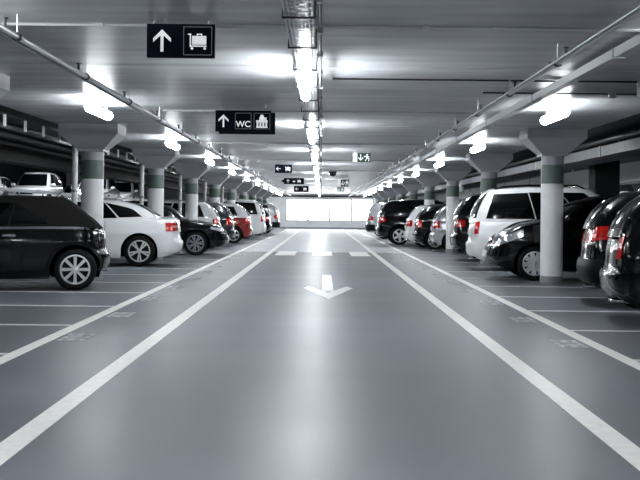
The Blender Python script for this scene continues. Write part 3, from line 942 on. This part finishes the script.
    m = MB(); xr = cab['x'][2] - L / 2 + .22; zr = float(np.interp(xr, *c.crz)) + .03
    m.tube((xr, 0, zr), (xr - .16, 0, zr + .12), .006, 6, r2=.003); m.build('aerial', M_PLASTIC, t)
    # wheels
    for ax in c.axles:
        for sd in (1, -1):
            y = c.surf(sd * o.of_x(ax), .45)[1]
            wheel(t, ax, y - sd * (.10 + .012), c.R, sd, spokes, style, rim or M_RIM)
    return t

# --- kinds of car; x is measured from the tail, z from the ground
MINI = dict(plan=[(-1, 0), (-.992, .25), (-.965, .50), (-.915, .74), (-.84, .90), (-.70, .968), (-.45, .992), (-.1, 1), (.3, 1), (.6, .985), (.78, .955), (.88, .87), (.95, .70), (.985, .42), (1, 0)], L=3.72, W=1.69, R=.305, ax=(.50, 2.97), sill=.19, crown=.03, doors=(1.25, 2.55), handles=(1.42,), chrome=True, bump=.52, plate=(.60, .71),
    deck=[(0, .90), (.12, .925), (.9, .935), (2.5, .91), (2.75, .90), (3.5, .80), (3.72, .70)],
    rear=[(.2, .10), (.35, .015), (.5, 0), (.58, .045), (.8, .06), (.93, .09)], front=[(.2, .08), (.4, 0), (.6, .03), (.9, .15)],
    head=(3.35, .60, .60, .56, .76, .72), tail=(.66, .13, .64, .64, .82, .82), arch_trim=True,
    cab=dict(x=(.10, 2.75, .60, 2.05), wb=.76, wr=.56, roof=[(0, 1.28), (.60, 1.315), (1.3, 1.33), (2.05, 1.31), (2.4, 1.28)], bulge=.03, bulge_face=.02,
             side=[(.88, 1.42, .10, (.16, .80), .10, 0), (1.46, 2.30, .08, .82)], rearw=.62, rear_t=(.30, .74)))
SEDAN = dict(L=4.45, W=1.82, R=.325, ax=(.84, 3.60), sill=.20, doors=(1.55, 2.45, 3.45), handles=(1.68, 2.62), bump=.54, plate=(.72, .82),
    deck=[(0, .985), (.1, 1.005), (.7, 1.01), (1.2, .985), (3.2, .93), (3.4, .92), (4.2, .78), (4.53, .66)],
    rear=[(.2, .12), (.35, .02), (.5, 0), (.6, .045), (.85, .06), (1.0, .07)], front=[(.2, .10), (.4, 0), (.6, .05), (.9, .25)],
    head=(4.0, .58, .70, .58, .77, .70), tail=(.52, .30, .76, .74, .92, .92),
    cab=dict(x=(.40, 3.30, 1.25, 2.62), wb=.77, wr=.56, roof=[(1.05, 1.345), (1.25, 1.365), (1.9, 1.395), (2.4, 1.38), (2.62, 1.36)], bulge=.03, bulge_face=.09,
             side=[(.72, 1.22, .12, (.45, .86), -.20, 0), (1.27, 2.02, .10, .90), (2.06, 2.82, .08, .88)], rearw=.80, rear_t=(.10, .92)))
HATCH = dict(L=4.02, W=1.72, R=.305, ax=(.68, 3.22), sill=.20, doors=(1.08, 1.85, 2.85), handles=(1.22, 2.0), bump=.56, plate=(.66, .77),
    deck=[(0, .93), (.1, .955), (.9, .955), (2.7, .91), (2.95, .90), (3.7, .74), (4.02, .62)],
    rear=[(.2, .10), (.35, .02), (.5, 0), (.6, .04), (.8, .055), (.96, .10)], front=[(.2, .10), (.4, 0), (.6, .05), (.9, .25)],
    head=(3.46, .60, .74, .60, .79, .71), tail=(.58, .26, .72, .74, 1.0, .94),
    cab=dict(x=(.06, 3.05, .46, 2.25), wb=.75, wr=.58, roof=[(.3, 1.40), (.46, 1.42), (1.2, 1.48), (1.9, 1.48), (2.25, 1.45)], bulge=.035, bulge_face=.07,
             side=[(.50, .98, .12, .84), (1.04, 1.72, .10, .90), (1.78, 2.52, .08, .90)], rearw=.76, rear_t=(.14, .90)))
COMPACT = dict(HATCH, deck=[(0, .93), (.1, .955), (.9, .975), (2.7, 1.04), (3.05, 1.05), (3.42, .985), (3.65, .86), (3.86, .73), (4.02, .58)], bumpf=.40, head=(3.42, .64, .78, .54, .92, .67),
    tail=(.70, .10, .70, .70, .98, .96))
TALLTAIL = dict(HATCH, tail=(.40, .30, .80, .86, 1.0, 1.03), deck=[(0, .985), (.1, 1.02), (.9, 1.02), (2.7, .95), (2.95, .94), (3.7, .78), (4.02, .66)], bump=.60)
SUV = dict(L=4.45, W=1.82, R=.345, ax=(.82, 3.46), sill=.27, doors=(1.28, 2.1, 3.05), handles=(1.42, 2.24), bump=.66, bumpf=.60, plate=(.78, .89),
    deck=[(0, 1.04), (.1, 1.07), (.9, 1.08), (2.9, 1.03), (3.15, 1.02), (4.1, .90), (4.45, .76)],
    rear=[(.25, .08), (.4, .015), (.6, 0), (.7, .04), (.9, .05), (1.08, .09)], front=[(.25, .10), (.45, 0), (.7, .04), (1.0, .2)],
    head=(4.0, .52, .72, .68, .88, .84), tail=(.62, .30, .84, .86, 1.06, 1.02), arch_trim=True,
    cab=dict(x=(.05, 3.25, .40, 2.45), wb=.80, wr=.62, roof=[(.3, 1.60), (.40, 1.62), (1.2, 1.68), (2.0, 1.68), (2.45, 1.64)], bulge=.035, bulge_face=.07,
             side=[(.52, 1.18, .12, .86), (1.24, 1.95, .10, .90), (2.01, 2.75, .08, .90)], rearw=.78, rear_t=(.14, .90)))
MPV = dict(L=4.63, W=1.82, R=.325, ax=(.90, 3.74), sill=.20, doors=(1.45, 2.4, 3.4), handles=(1.6, 2.55), bump=.58, plate=(.74, .85),
    deck=[(0, 1.00), (.1, 1.03), (1.0, 1.03), (3.3, .98), (3.5, .97), (4.3, .80), (4.63, .66)],
    rear=[(.2, .10), (.35, .015), (.55, 0), (.62, .035), (.85, .04), (1.05, .07)], front=[(.2, .10), (.4, 0), (.6, .05), (.95, .28)],
    head=(4.1, .5, .66, .62, .82, .76), tail=(.74, .17, .76, .76, 1.02, 1.02),
    cab=dict(x=(.04, 3.75, .36, 2.62), wb=.81, wr=.65, roof=[(.2, 1.63), (.36, 1.66), (1.2, 1.72), (2.2, 1.72), (2.62, 1.67)], bulge=.04, bulge_face=.06,
             side=[(.30, 1.345, .10, .86), (1.37, 2.335, .09, .87), (2.36, 3.1, .07, .88)], rearw=.82, rear_t=(.12, .88)))

def place(side, end, T, edge, y_near, turn=0.0, z=0.0, **kw):
    """side -1 left row, +1 right row; end 'rear' or 'front' is the end turned to the aisle; edge: picture column
    that end reaches; turn: degrees by which that end looks away from the camera"""
    L, W = T['L'], T['W']
    fwd = side if end == 'rear' else -side       # direction of the nose along world x
    rz = (0 if fwd > 0 else PI) - side * math.radians(turn)
    pl = catmull([(a * (L / 2 + .015), b * W / 2) for a, b in T.get('plan', BODY_PLAN)], 4)
    pl = np.concatenate([pl, pl * [1, -1]])
    cr, sr = math.cos(rz), math.sin(rz)
    wx, wy = pl[:, 0] * cr - pl[:, 1] * sr, pl[:, 0] * sr + pl[:, 1] * cr
    cy = y_near - wy.min()
    # nearest centre for which the outermost point of the plan stays on its line of sight
    cand = (edge - 322) / F_PX * (wy + cy) - wx
    cx = cand.max() if side > 0 else cand.min()
    return build_car(loc=(cx, cy, z), rz=rz, T=T, **kw)

GL, GR = 'cars parked in the left bays', 'cars parked in the right bays'
place(-1, 'rear', MINI, 111, 15.25, turn=12, tail_mat=M_CHROME, rear_plate=False, name='convertible', paint='black', roofm=M_FABRIC, chrome_belt=True, spokes=8, style='fixed', group=GL,
      label='small black convertible with closed black soft top, nearest car on the left')
place(-1, 'rear', SEDAN, 183.5, 22.75, turn=4, name='sedan', paint='white', spokes=5, style='double', group=GL,
      label='white four-door saloon with red taillight parked behind the black convertible')
place(-1, 'front', SEDAN, 229.5, 28.9, turn=3, name='sedan', paint='black', spokes=7, style='double', rim=M_RIMDARK, group=GL,
      label='black car with its nose and pale headlight to the aisle, behind the white saloon')
place(-1, 'rear', HATCH, 223, 33.95, turn=3, name='hatchback', paint='white', group=GL,
      label='white hatchback just behind the nose-out black car on the left')
place(-1, 'rear', HATCH, 236, 36.6, turn=2, name='hatchback', paint='grey', group=GL,
      label='dark grey hatchback between the white hatchback and the red car')
place(-1, 'rear', HATCH, 253, 41.1, turn=2, name='hatchback', paint='red', roofm=PAINT['white'], spokes=5, style='cap', group=GL,
      label='red hatchback with pale roof and bright wheel on the left')
place(-1, 'rear', MPV, 266.5, 48.4, name='people_carrier', paint='white', group=GL,
      label='white people carrier far down the left row behind the red hatchback')
place(-1, 'rear', HATCH, 272, 55.5, name='hatchback', paint='black', group=GL,
      label='black hatchback far down the left row between two white cars')
place(-1, 'rear', SUV, 280.5, 59.8, name='estate_car', paint='silver', clad=True, group=GL,
      label='silver car with dark bumper, farthest in the left row')

place(1, 'rear', COMPACT, 600, 10.95, turn=9, rear_plate=False, name='hatchback', paint='black', group=GR,
      label='black hatchback cut by the right edge, nearest car on the right')
place(1, 'rear', TALLTAIL, 577, 13.3, turn=9, rear_plate=False, name='hatchback', paint='black', clad=True, group=GR,
      label='black car with bright red taillight, second from the right edge')
place(1, 'front', COMPACT, 483, 19.3, turn=2, name='hatchback', paint='black', spokes=9, style='cap', group=GR,
      label='black hatchback with nose to the aisle and silver hubcap, behind the nearest right column')
place(1, 'rear', MPV, 466, 22.4, turn=3, name='people_carrier', paint='white', rails=True, group=GR,
      label='white people carrier with black roof rails behind the nose-out black hatchback')
place(1, 'rear', SUV, 450, 27.2, turn=3, name='estate_car', paint='black', group=GR,
      label='black off-roader showing its red taillight beyond the white people carrier')
place(1, 'rear', HATCH, 429, 33.65, turn=2, name='hatchback', paint='silver', spokes=5, style='plain', group=GR,
      label='silver-roofed hatchback partly behind the third right column')
place(1, 'rear', HATCH, 412.5, 35.8, turn=2, name='hatchback', paint='black', spokes=9, style='plain', group=GR,
      label='black hatchback with spoked wheel left of the third right column')
place(1, 'rear', HATCH, 403.5, 38.1, turn=2, name='hatchback', paint='white', group=GR,
      label='white hatchback showing its tail between two black cars on the right')
place(1, 'rear', SUV, 376, 41.0, name='estate_car', paint='black', spokes=5, style='cap', group=GR,
      label='big black off-roader standing out into the aisle on the right')
place(1, 'rear', SUV, 365.5, 51.0, name='estate_car', paint='silver', clad=True, group=GR,
      label='silver off-roader with dark bumper, farthest in the right row')

# cars on the raised decks beyond, noses to the camera
deck = [(-15.8, 52, 'white', HATCH, 'white hatchback on the far left raised deck, outermost of its front row'),
        (-13.5, 52, 'white', SUV, 'white off-roader on the far left raised deck beside the outermost white hatchback'),
        (-10.7, 52, 'white', HATCH, 'white hatchback on the far left raised deck, seen right of the nearest column'),
        (-17.4, 66, 'white', MPV, 'white people carrier in the back row of the left deck, outermost'),
        (-14.7, 66, 'white', HATCH, 'white hatchback in the back row of the left deck, second from outside'),
        (-12.0, 66, 'white', SUV, 'white off-roader in the back row of the left deck, closest to the aisle'),
        (12.2, 46, 'silver', HATCH, 'silver hatchback on the far right raised deck, its roof showing over the black cars')]
for x, y, p_, T_, lab in deck:
    build_car(loc=(x, y, DZ), rz=-PI / 2, T=T_, name='parked_car', paint=p_, label=lab,
              group='cars on the left deck' if x < 0 else 'cars on the right deck')
